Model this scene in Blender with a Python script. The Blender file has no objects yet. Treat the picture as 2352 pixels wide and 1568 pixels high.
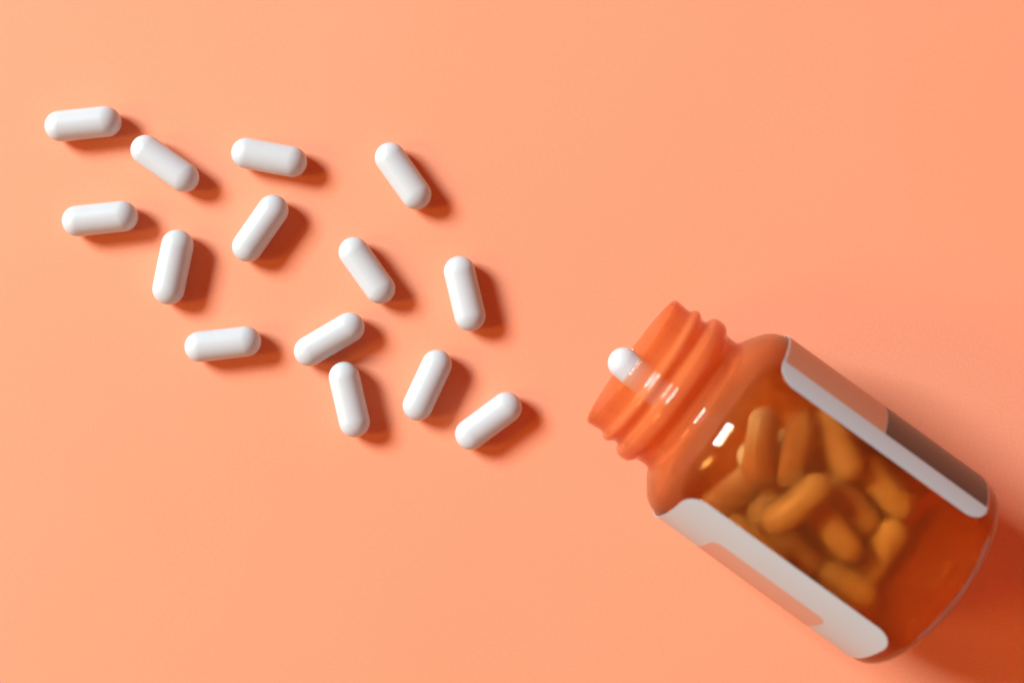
import bpy, bmesh, math, random
from mathutils import Vector, Matrix

# ------------------------------------------------------------------ frame
S = bpy.context.scene
COL = S.collection
MM = 0.001
CAM_H = 0.310                  # lens height above the tabletop
FPX = 2875.0                   # focal length in units of a 2352 px wide picture

cam = bpy.data.cameras.new('camera')
cam.sensor_width = 36.0
cam.lens = 36.0 * FPX / 2352.0
cam.clip_start = 0.01
cam.clip_end = 20.0
cam.dof.use_dof = True
cam.dof.focus_distance = CAM_H - 0.007
cam.dof.aperture_fstop = 6.5
cam_o = bpy.data.objects.new('camera', cam)
cam_o.location = (0, 0, CAM_H)
COL.objects.link(cam_o)
S.camera = cam_o

world = bpy.data.worlds.new('World')
S.world = world
world.use_nodes = True
bg = world.node_tree.nodes['Background']
bg.inputs['Color'].default_value = (1.0, 0.165, 0.005, 1)
bg.inputs['Strength'].default_value = 0.33


def pane_or_fill(az, el, dist, shift, w, h, power, col=(0.83, 1.0, 1.06)):
    """A rectangular lamp az is measured from -x towards +y."""
    a, e = math.radians(az), math.radians(el)
    d = Vector((-math.cos(a) * math.cos(e), math.sin(a) * math.cos(e), math.sin(e)))
    side = Vector((-math.sin(a), -math.cos(a), 0))     # horizontal, along the lamp
    L = bpy.data.lights.new('pane_or_fill', 'AREA')
    L.shape = 'RECTANGLE'
    L.size, L.size_y = w, h
    L.energy = power
    L.color = col
    o = bpy.data.objects.new('pane_or_fill', L)
    target = Vector((-0.02, 0.0, 0.0))
    o.location = target + d * dist + side * shift
    o.rotation_euler = d.to_track_quat('Z', 'Y').to_euler()
    COL.objects.link(o)
    return o


for k in (-1, 0, 1):
    pane_or_fill(29, 36, 2.1, 0.27 * k, 0.25, 0.60, 24.9)
pane_or_fill(-10, 34, 2.1, 0.0, 0.42, 0.60, 12.5, (1.0, 0.55, 0.15))
# added low fill with no real source, greys the pills' shaded sides
pane_or_fill(212, 10, 1.6, 0.0, 2.6, 0.50, 6.5, (0.92, 1.0, 1.03))

S.view_settings.view_transform = 'Standard'
S.view_settings.look = 'None'
S.view_settings.exposure = 0.0
S.view_settings.gamma = 1.0
S.view_settings.use_curve_mapping = False
S.render.engine = 'CYCLES'
cy = S.cycles
cy.max_bounces = 24
cy.diffuse_bounces = 5
cy.glossy_bounces = 8
cy.transmission_bounces = 24
cy.transparent_max_bounces = 40
cy.caustics_reflective = True
cy.caustics_refractive = True
cy.blur_glossy = 0.4
cy.sample_clamp_indirect = 80.0
cy.use_denoising = True
try:
    cy.denoiser = 'OPENIMAGEDENOISE'
    cy.denoising_input_passes = 'RGB_ALBEDO_NORMAL'
except Exception:
    pass


# ------------------------------------------------------------------ materials
def new_mat(name):
    m = bpy.data.materials.new(name)
    m.use_nodes = True
    nt = m.node_tree
    b = nt.nodes['Principled BSDF']
    return m, nt, b


def bump_noise(nt, b, scale, strength, dist, detail=3.0, coord='Object'):
    tc = nt.nodes.new('ShaderNodeTexCoord')
    n = nt.nodes.new('ShaderNodeTexNoise')
    n.inputs['Scale'].default_value = scale
    n.inputs['Detail'].default_value = detail
    bp = nt.nodes.new('ShaderNodeBump')
    bp.inputs['Strength'].default_value = strength
    bp.inputs['Distance'].default_value = dist
    nt.links.new(tc.outputs[coord], n.inputs['Vector'])
    nt.links.new(n.outputs['Fac'], bp.inputs['Height'])
    nt.links.new(bp.outputs['Normal'], b.inputs['Normal'])
    return tc, n


def mottled(nt, b, tc, c0, c1, scale):
    n = nt.nodes.new('ShaderNodeTexNoise')
    n.inputs['Scale'].default_value = scale
    n.inputs['Detail'].default_value = 4.0
    r = nt.nodes.new('ShaderNodeValToRGB')
    r.color_ramp.elements[0].position = 0.3
    r.color_ramp.elements[0].color = (*c0, 1)
    r.color_ramp.elements[1].position = 0.7
    r.color_ramp.elements[1].color = (*c1, 1)
    nt.links.new(tc.outputs['Object'], n.inputs['Vector'])
    nt.links.new(n.outputs['Fac'], r.inputs['Fac'])
    nt.links.new(r.outputs['Color'], b.inputs['Base Color'])


M_PAPER, nt, b = new_mat('peach_paper')
b.inputs['Roughness'].default_value = 0.75
b.inputs['Specular IOR Level'].default_value = 0.15
tc, n = bump_noise(nt, b, 900.0, 0.05, 0.0003)
mottled(nt, b, tc, (0.905, 0.340, 0.192), (0.925, 0.353, 0.201), 14.0)
# fine paper grain on top of the slow mottling
ng = nt.nodes.new('ShaderNodeTexNoise')
ng.inputs['Scale'].default_value = 1500.0
ng.inputs['Detail'].default_value = 2.0
rg = nt.nodes.new('ShaderNodeMapRange')
rg.inputs['From Min'].default_value = 0.25
rg.inputs['From Max'].default_value = 0.75
rg.inputs['To Min'].default_value = 0.955
rg.inputs['To Max'].default_value = 1.045
hs = nt.nodes.new('ShaderNodeHueSaturation')
nt.links.new(tc.outputs['Object'], ng.inputs['Vector'])
nt.links.new(ng.outputs['Fac'], rg.inputs['Value'])
nt.links.new(rg.outputs[0], hs.inputs['Value'])
src = b.inputs['Base Color'].links[0].from_socket
nt.links.new(src, hs.inputs['Color'])
nt.links.new(hs.outputs['Color'], b.inputs['Base Color'])

M_PILL, nt, b = new_mat('white_film_coating')
b.inputs['Roughness'].default_value = 0.32
b.inputs['Specular IOR Level'].default_value = 0.45
tc, n = bump_noise(nt, b, 420.0, 0.06, 0.00025, 2.0)
mottled(nt, b, tc, (0.56, 0.635, 0.665), (0.58, 0.655, 0.685), 160.0)



def amber(name, haze, tint, gloss, density, blur=0.0):
    """Moulded amber plastic: tinted see-through wall, a little milky, glossy skin.
    haze / tint are [(u, value), ...] along the bottle's axis; density is the colour per thickness."""
    m, nt, b = new_mat(name)
    nt.nodes.remove(b)
    out = nt.nodes['Material Output']
    N, L = nt.nodes.new, nt.links.new
    tc, sx = N('ShaderNodeTexCoord'), N('ShaderNodeSeparateXYZ')
    L(tc.outputs['Object'], sx.inputs[0])
    u0, u1 = -0.026, 0.060
    mr = N('ShaderNodeMapRange')
    mr.inputs['From Min'].default_value = u0
    mr.inputs['From Max'].default_value = u1
    L(sx.outputs[0], mr.inputs['Value'])

    def ramp(stops, grey):
        r = N('ShaderNodeValToRGB')
        e = r.color_ramp.elements
        while len(e) < len(stops): e.new(0.5)
        for k, (u, v) in enumerate(stops):
            e[k].position = (u * MM - u0) / (u1 - u0)
        for k, (u, v) in enumerate(stops):
            e[k].color = (v, v, v, 1) if grey else (*v, 1)
        L(mr.outputs[0], r.inputs['Fac'])
        return r.outputs['Color']

    tcol, hfac = ramp(tint, False), ramp(haze, True)
    tr = N('ShaderNodeBsdfTransparent')
    L(tcol, tr.inputs['Color'])
    see = tr.outputs[0]
    if blur > 0:
        rf, rm = N('ShaderNodeBsdfRefraction'), N('ShaderNodeMixShader')
        rf.inputs['IOR'].default_value = 1.05
        rf.inputs['Roughness'].default_value = 0.36
        L(tcol, rf.inputs['Color'])
        rm.inputs[0].default_value = blur
        L(see, rm.inputs[1]); L(rf.outputs[0], rm.inputs[2])
        see = rm.outputs[0]
    df, tl, dm = N('ShaderNodeBsdfDiffuse'), N('ShaderNodeBsdfTranslucent'), N('ShaderNodeMixShader')
    df.inputs['Color'].default_value = (0.97, 0.335, 0.11, 1)
    tl.inputs['Color'].default_value = (0.97, 0.335, 0.11, 1)
    dm.inputs[0].default_value = 0.4
    L(df.outputs[0], dm.inputs[1]); L(tl.outputs[0], dm.inputs[2])
    hz = N('ShaderNodeMixShader')
    L(hfac, hz.inputs[0]); L(see, hz.inputs[1]); L(dm.outputs[0], hz.inputs[2])
    gl = N('ShaderNodeBsdfGlossy')
    gl.inputs['Roughness'].default_value = 0.04
    lw, pw, mu = N('ShaderNodeLayerWeight'), N('ShaderNodeMath'), N('ShaderNodeMath')
    lw.inputs['Blend'].default_value = 0.5
    pw.operation = 'POWER'; pw.inputs[1].default_value = 5.0
    mu.operation = 'MULTIPLY_ADD'; mu.inputs[1].default_value = 0.8 * gloss; mu.inputs[2].default_value = 0.045 * gloss
    L(lw.outputs['Facing'], pw.inputs[0]); L(pw.outputs[0], mu.inputs[0])
    fm = N('ShaderNodeMixShader')
    L(mu.outputs[0], fm.inputs[0]); L(hz.outputs[0], fm.inputs[1]); L(gl.outputs[0], fm.inputs[2])
    L(fm.outputs[0], out.inputs['Surface'])
    if density > 0:
        va = N('ShaderNodeVolumeAbsorption')
        va.inputs['Color'].default_value = (0.87, 0.42, 0.0, 1)
        va.inputs['Density'].default_value = density
        L(va.outputs[0], out.inputs['Volume'])
    return m


HAZE = [(-25, 0.16), (-21.5, 0.56), (-10, 0.46), (-5, 0.13), (0, 0.055), (56, 0.06), (57, 0.30)]
TINT_N = [(-25, (0.99, 0.93, 0.84)), (-5, (0.99, 0.91, 0.78))]
TINT_B = [(-7, (0.985, 0.88, 0.72)), (0.5, (0.995, 0.70, 0.37)), (56.3, (0.995, 0.70, 0.37)), (57.0, (0.54, 0.34, 0.20))]
M_GLASS = amber('amber_plastic_neck', HAZE, TINT_N, 1.15, 260.0)
M_GLASS_B = amber('amber_plastic_barrel', HAZE, TINT_B, 1.15, 0.0, blur=0.52)

M_LABEL, nt, b = new_mat('white_label_paper')
b.inputs['Roughness'].default_value = 0.38
b.inputs['Specular IOR Level'].default_value = 0.5
tc, n = bump_noise(nt, b, 260.0, 0.05, 0.0004, 2.0)
mottled(nt, b, tc, (0.46, 0.53, 0.55), (0.475, 0.545, 0.565), 60.0)

M_SALMON, nt, b = new_mat('salmon_patch')
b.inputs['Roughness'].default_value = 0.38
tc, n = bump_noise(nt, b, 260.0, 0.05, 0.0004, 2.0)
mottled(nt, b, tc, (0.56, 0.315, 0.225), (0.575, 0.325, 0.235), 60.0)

M_BROWN, nt, b = new_mat('dark_brown_patch')
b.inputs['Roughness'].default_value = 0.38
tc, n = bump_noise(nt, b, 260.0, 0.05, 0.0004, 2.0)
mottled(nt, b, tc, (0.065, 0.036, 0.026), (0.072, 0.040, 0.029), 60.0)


M_TAN, nt, b = new_mat('tan_patch')
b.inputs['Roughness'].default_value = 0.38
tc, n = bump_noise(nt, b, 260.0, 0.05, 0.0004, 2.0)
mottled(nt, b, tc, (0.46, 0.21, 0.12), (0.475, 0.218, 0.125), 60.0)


# ------------------------------------------------------------------ helpers
def link_mesh(name, me, mat, parent=None, smooth=True):
    o = bpy.data.objects.new(name, me)
    me.materials.clear()
    me.materials.append(mat)
    if smooth:
        me.polygons.foreach_set('use_smooth', [True] * len(me.polygons))
    COL.objects.link(o)
    if parent is not None:
        o.parent = parent
    return o


def tag(o, label=None, cat=None, group=None, kind=None):
    if label: o['label'] = label
    if cat: o['category'] = cat
    if group: o['group'] = group
    if kind: o['kind'] = kind
    return o


def at(px, py, z):
    """A spot on the tabletop plan (2352 px plan grid) at height z, in metres."""
    s = (CAM_H - z) / FPX
    return Vector(((px - 1176) * s, -(py - 784) * s, z))


# ------------------------------------------------------------------ tabletop
me = bpy.data.meshes.new('tabletop')
bm = bmesh.new()
bmesh.ops.create_grid(bm, x_segments=4, y_segments=4, size=0.8)
bm.to_mesh(me); bm.free()
table = link_mesh('tabletop', me, M_PAPER, smooth=False)
tag(table, kind='structure')


# ------------------------------------------------------------------ pills
PILL_L, PILL_W, PILL_H = 18.6 * MM, 7.55 * MM, 7.1 * MM


def pill_mesh(name, seed):
    """A film-coated caplet: long rounded plan, domed faces, a narrow girdle round the side."""
    rnd = random.Random(seed)
    r, half, hh = PILL_W / 2, (PILL_L - PILL_W) / 2, PILL_H / 2
    nseg, nst = 20, 10
    plan = []                                  # unit outward direction + centre of curvature
    for k in range(nseg + 1):
        a = -math.pi / 2 + math.pi * k / nseg
        plan.append((half, math.cos(a), math.sin(a)))
    for j in range(1, nst):
        plan.append((half - 2 * half * j / nst, 0.0, 1.0))
    for k in range(nseg + 1):
        a = math.pi / 2 + math.pi * k / nseg
        plan.append((-half, math.cos(a), math.sin(a)))
    for j in range(1, nst):
        plan.append((-half + 2 * half * j / nst, 0.0, -1.0))
    # profile, from girdle (u = 1) to the middle (u = 0)
    band = 0.08 * hh
    p = 2.0
    prof = []
    for t in range(0, 13):
        a = math.pi / 2 * t / 12
        u = math.cos(a) ** (2 / p)
        z = band + (hh - band) * math.sin(a) ** (2 / p)
        prof.append((u, z))
    verts, faces = [], []
    rows = []
    full = [(u, -z) for u, z in reversed(prof[:-1])] + [(u, z) for u, z in prof[:-1]]
    for u, z in full:
        row = []
        for cx, dx, dy in plan:
            row.append(len(verts))
            # the middle line of the faces is a little shorter than the plan
            k = 1.0 - 0.10 * (1 - u)
            verts.append((cx * k + dx * r * u, dy * r * u, z))
        rows.append(row)
    n = len(plan)
    for a in range(len(rows) - 1):
        for k in range(n):
            k2 = (k + 1) % n
            faces.append((rows[a][k], rows[a][k2], rows[a + 1][k2], rows[a + 1][k]))
    # close top and bottom along the ridge
    for sgn, row in ((1, rows[-1]), (-1, rows[0])):
        zt = hh * sgn
        ridge = []
        for cx, dx, dy in plan:
            ridge.append((cx * 0.90, 0.0, zt))
        ids = []
        seen = {}
        for q in ridge:
            key = round(q[0], 7)
            if key not in seen:
                seen[key] = len(verts); verts.append(q)
            ids.append(seen[key])
        for k in range(n):
            k2 = (k + 1) % n
            f = [row[k], row[k2], ids[k2], ids[k]]
            f = [v for i, v in enumerate(f) if v not in f[:i]]
            if sgn < 0: f.reverse()
            if len(f) >= 3: faces.append(tuple(f))
    me = bpy.data.meshes.new(name)
    me.from_pydata(verts, [], faces)
    bm = bmesh.new(); bm.from_mesh(me)
    bmesh.ops.recalc_face_normals(bm, faces=bm.faces)
    bm.to_mesh(me); bm.free()
    me.update()
    return me


PILL_ME = pill_mesh('pill', 1)

# px, py, heading of the long side in degrees (picture, clockwise), label
SCATTER = [
    (191, 285, -6.0, 'white pill lying nearly level, topmost and nearest the upper left corner'),
    (379, 376, 35.5, 'white pill slanting down to the right, beside the topmost pill at upper left'),
    (618.5, 362, 10.5, 'white pill lying nearly level, tipped slightly down to the right, above a steeply leaning pill'),
    (926, 404.5, 54.5, 'white pill lying alone at the upper right end of the spill'),
    (230, 502.5, -6.0, 'white pill lying nearly level near the left edge, second pill down'),
    (598, 524.5, -55.0, 'white pill leaning steeply up to the right, below the slightly tipped pill'),
    (397.5, 613.5, 101.5, 'white pill standing almost upright in the picture, left part of the spill'),
    (843, 621, 54.3, 'white pill slanting steeply down to the right, in the middle of the spill'),
    (1067.5, 674, 76.5, 'white pill almost upright in the picture, rightmost of the upper pills'),
    (512, 790, -6.5, 'white pill lying nearly level at the lower left of the spill'),
    (756.5, 779, -30.5, 'white pill tilting up to the right, almost touching the upright pill below it'),
    (802.5, 917, 77.0, 'white pill almost upright in the picture, just below the tilted pill it nearly touches'),
    (981.5, 884, -65.0, 'white pill leaning up to the right, left neighbour of the pill nearest the mouth'),
    (1122, 966, -36.5, 'white pill nearest the bottle mouth on the table, lowest right of the spill'),
]
rnd = random.Random(7)
for px, py, ang, label in SCATTER:
    o = link_mesh('pill', PILL_ME, M_PILL)
    o.location = at(px, py, PILL_H / 2 + 0.00003)
    o.rotation_euler = (0, 0, -math.radians(ang))
    o.scale = (rnd.uniform(0.985, 1.015), rnd.uniform(0.98, 1.02), 1.0)      # small batch differences
    tag(o, label, 'pill', 'white pills spilled across the peach tabletop')


# ------------------------------------------------------------------ bottle
SC = 0.0991 * MM                       # silhouette pixels to metres
R_OUT = 25.30 * MM
AX_ANG = -math.radians(35.9)
o0 = at(1652, 975, R_OUT)
bottle = bpy.data.objects.new('pill_bottle', None)
bottle.location = (o0.x, o0.y, 0.0)
bottle.rotation_euler = (0, 0, AX_ANG)
bottle.empty_display_size = 0.02
COL.objects.link(bottle)
tag(bottle, 'translucent amber pill bottle lying open on its side with a white label', 'bottle')


def smooth_profile(pts, sub=4):
    """Catmull-Rom through (u, r) points."""
    out = []
    P = [pts[0]] + pts + [pts[-1]]
    for i in range(1, len(P) - 2):
        p0, p1, p2, p3 = P[i - 1], P[i], P[i + 1], P[i + 2]
        for k in range(sub):
            t = k / sub
            q = []
            for c in (0, 1):
                q.append(0.5 * (2 * p1[c] + (p2[c] - p0[c]) * t + (2 * p0[c] - 5 * p1[c] + 4 * p2[c] - p3[c]) * t * t
                                + (-p0[c] + 3 * p1[c] - 3 * p2[c] + p3[c]) * t ** 3))
            out.append(tuple(q))
    out.append(pts[-1])
    return out


def lathe(name, prof, mat, parent, segs=128, close_first=False, close_last=False):
    verts, faces = [], []
    for u, r in prof:
        for k in range(segs):
            a = 2 * math.pi * k / segs
            verts.append((u, r * math.sin(a), R_OUT + r * math.cos(a)))
    for i in range(len(prof) - 1):
        for k in range(segs):
            k2 = (k + 1) % segs
            faces.append((i * segs + k, (i + 1) * segs + k, (i + 1) * segs + k2, i * segs + k2))
    if close_last:
        c = len(verts); verts.append((prof[-1][0], 0, R_OUT)); b0 = (len(prof) - 1) * segs
        for k in range(segs): faces.append((b0 + k, c, b0 + (k + 1) % segs))
    if close_first:
        c = len(verts); verts.append((prof[0][0], 0, R_OUT))
        for k in range(segs): faces.append((k, (k + 1) % segs, c))
    me = bpy.data.meshes.new(name)
    me.from_pydata(verts, [], faces)
    me.update()
    return link_mesh(name, me, mat, parent)


R_BODY = 25.08 * MM
outer_neck = [(-252, 166.5), (-251, 170), (-247, 172.5), (-240, 172.5), (-226, 171), (-212, 170), (-205, 173), (-200, 179),
              (-194, 181.5), (-187, 180), (-181, 175), (-173, 171.5), (-165, 172), (-159, 178), (-155, 187), (-149, 191.5),
              (-138, 193), (-127, 191.5), (-119, 186), (-112, 178), (-102, 174.5), (-88, 174), (-77, 175.5), (-69, 183)]
outer_body = [(-68.9, 183.1), (-60, 198), (-49, 214), (-35, 232), (-20, 243), (-8, 248.5), (4, 252.2), (16, 253.1)]
outer_neck = smooth_profile([(u * SC, r * SC) for u, r in outer_neck], 4)
ob = [(u * SC, r * SC) for u, r in outer_body]
ob[-1] = (ob[-1][0], R_BODY)
outer_body = smooth_profile(ob, 4)
outer_body += [((u) * MM, R_BODY) for u in (5, 15, 25, 35, 45, 53)]
U_END, RC = 58.6 * MM, 3.4 * MM
for k in range(0, 13):
    a = math.pi / 2 * k / 12
    outer_body.append((U_END - RC + RC * math.sin(a), R_BODY - RC + RC * math.cos(a)))
outer_body += [(U_END - 0.1 * MM, R_BODY - 5.2 * MM), (U_END - 0.25 * MM, R_BODY - 7.5 * MM), (U_END - 0.4 * MM, 10 * MM), (U_END - 0.45 * MM, 1 * MM)]

WALL = 1.0 * MM
inner_neck = smooth_profile([(u * SC, r * SC) for u, r in [(-252, 166.5), (-251.5, 164), (-247, 162.5), (-235, 162), (-200, 162), (-150, 162),
                             (-110, 162.2), (-80, 163.5), (-69, 169.4)]], 4)
ib = [(u * SC, r * SC) for u, r in [(-68.9, 169.5), (-58, 182), (-47, 199), (-34, 217), (-18, 231), (-4, 238.6), (10, 241.8), (24, 243)]]
ib[-1] = (ib[-1][0], R_BODY - WALL)
inner_body = smooth_profile(ib, 4) + [(u * MM, R_BODY - WALL) for u in (5, 15, 25, 35, 45, 52)]
RI = RC - WALL
for k in range(0, 9):
    a = math.pi / 2 * k / 8
    inner_body.append((U_END - RC + RI * math.sin(a), R_BODY - RC + RI * math.cos(a)))
inner_body += [(U_END - 0.1 * MM - WALL, R_BODY - 5.2 * MM), (U_END - 0.25 * MM - WALL, R_BODY - 7.5 * MM), (U_END - 0.4 * MM - WALL, 10 * MM), (U_END - 0.45 * MM - WALL, 1 * MM)]

# the moulding: neck (rim, two thread ridges) and body (shoulder, barrel, base), each with outer and inner wall


def moulded(name, outer, inner, closed, mat):
    """One closed shell: outer wall, inner wall and the ring faces that join them at the open ends."""
    segs = 128
    prof = [(u, r, 0) for u, r in outer]
    ii = [(u, r, 1) for u, r in reversed(inner)]
    if closed:
        prof = prof + [(outer[-1][0], 0.0, 0), (inner[-1][0], 0.0, 1)] + ii
    else:
        prof = prof + ii
    verts, faces, mats, idx = [], [], [], []
    for u, r, mt in prof:
        if r == 0.0:
            idx.append([len(verts)] * segs); verts.append((u, 0, R_OUT)); continue
        idx.append(list(range(len(verts), len(verts) + segs)))
        for k in range(segs):
            a = 2 * math.pi * k / segs
            verts.append((u, r * math.sin(a), R_OUT + r * math.cos(a)))
    n = len(prof)
    for i in range(n):
        i2 = (i + 1) % n
        if closed and prof[i][1] == 0.0 and prof[i2][1] == 0.0: continue
        for k in range(segs):
            k2 = (k + 1) % segs
            q = [idx[i][k], idx[i2][k], idx[i2][k2], idx[i][k2]]
            q = [v for j, v in enumerate(q) if v not in q[:j]]
            faces.append(q); mats.append(max(prof[i][2], prof[i2][2]))
    me = bpy.data.meshes.new(name)
    me.from_pydata(verts, [], faces)
    o = link_mesh(name, me, mat, bottle)
    bm = bmesh.new(); bm.from_mesh(me)
    bmesh.ops.remove_doubles(bm, verts=bm.verts, dist=1e-7)
    bmesh.ops.recalc_face_normals(bm, faces=bm.faces)
    bm.to_mesh(me); bm.free()
    me.polygons.foreach_set('use_smooth', [True] * len(me.polygons))
    me.set_sharp_from_angle(angle=math.radians(60))
    return o


neck = moulded('threaded_neck', outer_neck, inner_neck, False, M_GLASS)
body = moulded('body', outer_body, inner_body, True, M_GLASS_B)


def wrap_sheet(name, u0, u1, a0, a1, rad, thick, rc, mat, parent, na=120, taper=True):
    """A thin sheet wrapped on the barrel from angle a0 to a1 (degrees from the top), corners rounded by rc."""
    A0, A1 = math.radians(a0), math.radians(a1)
    width = (A1 - A0) * rad
    ds = set()
    for k in range(na + 1):
        ds.add(round(width * k / na, 7))
    for k in range(13):
        t = rc * (1 - math.cos(math.pi / 2 * k / 12))
        ds.add(round(t, 7)); ds.add(round(width - t, 7))
    ds = sorted(ds)
    nu = 14
    verts, faces = [], []
    for lay in (0, 1):
        r = rad + thick * lay
        for d in ds:
            e = min(d, width - d)
            off = rc - math.sqrt(max(0.0, rc * rc - (rc - e) ** 2)) if e < rc else 0.0
            a = A0 + d / rad
            for j in range(nu + 1):
                u = u0 + off + (u1 - u0 - 2 * off) * j / nu
                verts.append((u, r * math.sin(a), R_OUT + r * math.cos(a)))
    m, w = len(ds), nu + 1
    N = m * w
    for i in range(m - 1):
        for j in range(nu):
            q = (i * w + j, i * w + j + 1, (i + 1) * w + j + 1, (i + 1) * w + j)
            faces.append(tuple(reversed(q)))
            faces.append(tuple(N + v for v in q))
    edge = [i * w for i in range(m)] + [(m - 1) * w + j for j in range(1, w)] + [i * w + nu for i in range(m - 2, -1, -1)] + [j for j in range(nu - 1, 0, -1)]
    for k in range(len(edge)):
        p, q = edge[k], edge[(k + 1) % len(edge)]
        faces.append((p, q, N + q, N + p))
    me = bpy.data.meshes.new(name)
    me.from_pydata(verts, [], faces)
    bm = bmesh.new(); bm.from_mesh(me)
    bmesh.ops.recalc_face_normals(bm, faces=bm.faces)
    bm.to_mesh(me); bm.free()
    o = link_mesh(name, me, mat, parent)
    me.set_sharp_from_angle(angle=math.radians(50))
    return o


LAB_T = 0.16 * MM
LAB_R = R_BODY + 0.03 * MM
label = wrap_sheet('label', 0.2 * MM, 53.9 * MM, 35, 321, LAB_R, LAB_T, 4.6 * MM, M_LABEL, bottle)
PR = LAB_R + LAB_T + 0.004 * MM  # thin tan, dark brown and salmon sheets laid over the label
p1 = wrap_sheet('label_patch', 0.6 * MM, 26.6 * MM, 47, 118, PR, 0.02 * MM, 0.3 * MM, M_TAN, label, na=40)
tag(p1, 'tan patch on the upper side of the label near the shoulder')
p2 = wrap_sheet('label_patch', 26.8 * MM, 53.7 * MM, 47, 118, PR, 0.02 * MM, 0.3 * MM, M_BROWN, label, na=40)
tag(p2, 'dark brown patch on the upper side of the label near the base')
p3 = wrap_sheet('label_patch', 11.4 * MM, 41.6 * MM, 242, 302, PR, 0.02 * MM, 2.2 * MM, M_SALMON, label, na=40)
tag(p3, 'salmon patch with rounded corners on the lower side of the label')


# ------------------------------------------------------------------ pills in the bottle
def place_local(o, c, d, roll=0.0):
    """Centre c (mm, bottle axes, z from the bottle's centre line), long side along d."""
    x = Vector(d).normalized()
    z = Vector((0, 0, 1)) if abs(x.z) < 0.9 else Vector((0, 1, 0))
    y = z.cross(x).normalized(); z = x.cross(y)
    m = Matrix((x, y, z)).transposed() @ Matrix.Rotation(roll, 3, 'X')
    loc = Vector((c[0] * MM, c[1] * MM, R_OUT + c[2] * MM))
    B = Matrix.Translation(bottle.location) @ Matrix.Rotation(AX_ANG, 4, 'Z')
    o.matrix_world = B @ (Matrix.Translation(loc) @ m.to_4x4())


INSIDE = [(18.52, 5.96, -5.91, 0.31, -0.95, -0.05), (26.48, 13.07, -7.1, 0.83, -0.55, 0.04), (25.96, -4.18, -3.58, 0.2, 0.97, 0.12), (36.84, -3.84, -8.34, 0.96, -0.27, 0.03), (37.81, 3.8, -12.63, 0.97, -0.23, -0.03), (42.09, 11.25, -11.02, 0.98, -0.19, -0.0), (50.91, -1.78, -13.54, 0.09, -0.97, -0.22), (48.36, -12.61, -10.86, 0.53, 0.02, 0.84), (32.61, -12.54, -15.69, 1.0, -0.07, 0.06), (22.59, -4.82, -12.02, 0.05, 0.98, -0.19), (11.77, 1.9, -5.61, 0.43, -0.89, 0.16), (13.89, -10.97, -11.4, 0.26, 0.97, 0.01), (25.07, -17.35, -10.19, 1.0, 0.02, -0.03), (24.13, 5.71, -19.3, 1.0, -0.03, -0.01), (41.29, 9.08, -17.96, 1.0, -0.04, -0.02), (19.97, -1.61, -20.04, 0.99, -0.16, 0.01), (37.05, -4.26, -19.39, 0.81, -0.58, 0.13), (45.89, 1.98, -20.02, 1.0, -0.05, -0.01)]
INSIDE_LABELS = [
    'pill leaning upright inside the bottle, middle of the three upright ones in the heap',
    'pill leaning upright inside the bottle, closest of the upright ones to the upper label strip',
    'topmost pill inside the bottle, lying across the heap and rising to the right',
    'pill inside the bottle pointing down right from under the crosswise top pill',
    'pill inside the bottle half hidden between two parallel pills in the middle of the heap',
    'pill inside the bottle beside the upper label strip, at the base end of the heap',
    'pill inside the bottle rising to the right, last of the heap towards the base',
    'pill inside the bottle beside the lower label strip, at the base end of the heap',
    'pill inside the bottle lying along the lower label strip, partly under the crosswise pill',
    'pill inside the bottle under the crosswise top pill, only its left end showing',
    'pill leaning upright inside the bottle, leftmost of the three upright ones in the heap',
    'pill inside the bottle rising to the right, nearest the shoulder and the lower label',
    'pill inside the bottle tucked under the edge of the lower label strip',
]
BURIED = 'pill buried under the others at the bottom of the heap inside the bottle'
for k, q in enumerate(INSIDE):
    o = link_mesh('pill', PILL_ME, M_PILL)
    place_local(o, q[:3], q[3:], roll=0.35 * math.sin(k * 2.3))
    tag(o, INSIDE_LABELS[k] if k < len(INSIDE_LABELS) else BURIED, 'pill', 'pills heaped inside the amber bottle')

# the pill sliding out of the mouth
o = link_mesh('pill', PILL_ME, M_PILL)
mp = at(1473, 868, 12.6 * MM)
loc = Matrix.Rotation(-AX_ANG, 4, 'Z') @ (mp - Vector((o0.x, o0.y, 0)))
rin = 162.0 * SC
zc = -math.sqrt((rin - PILL_H / 2 - 0.15 * MM) ** 2 - loc.y ** 2)
ang = -math.radians(40.0) - AX_ANG
place_local(o, (loc.x / MM, loc.y / MM, zc / MM), (math.cos(ang), math.sin(ang), 0))
tag(o, 'white pill sliding out of the open bottle mouth, its round end showing', 'pill')
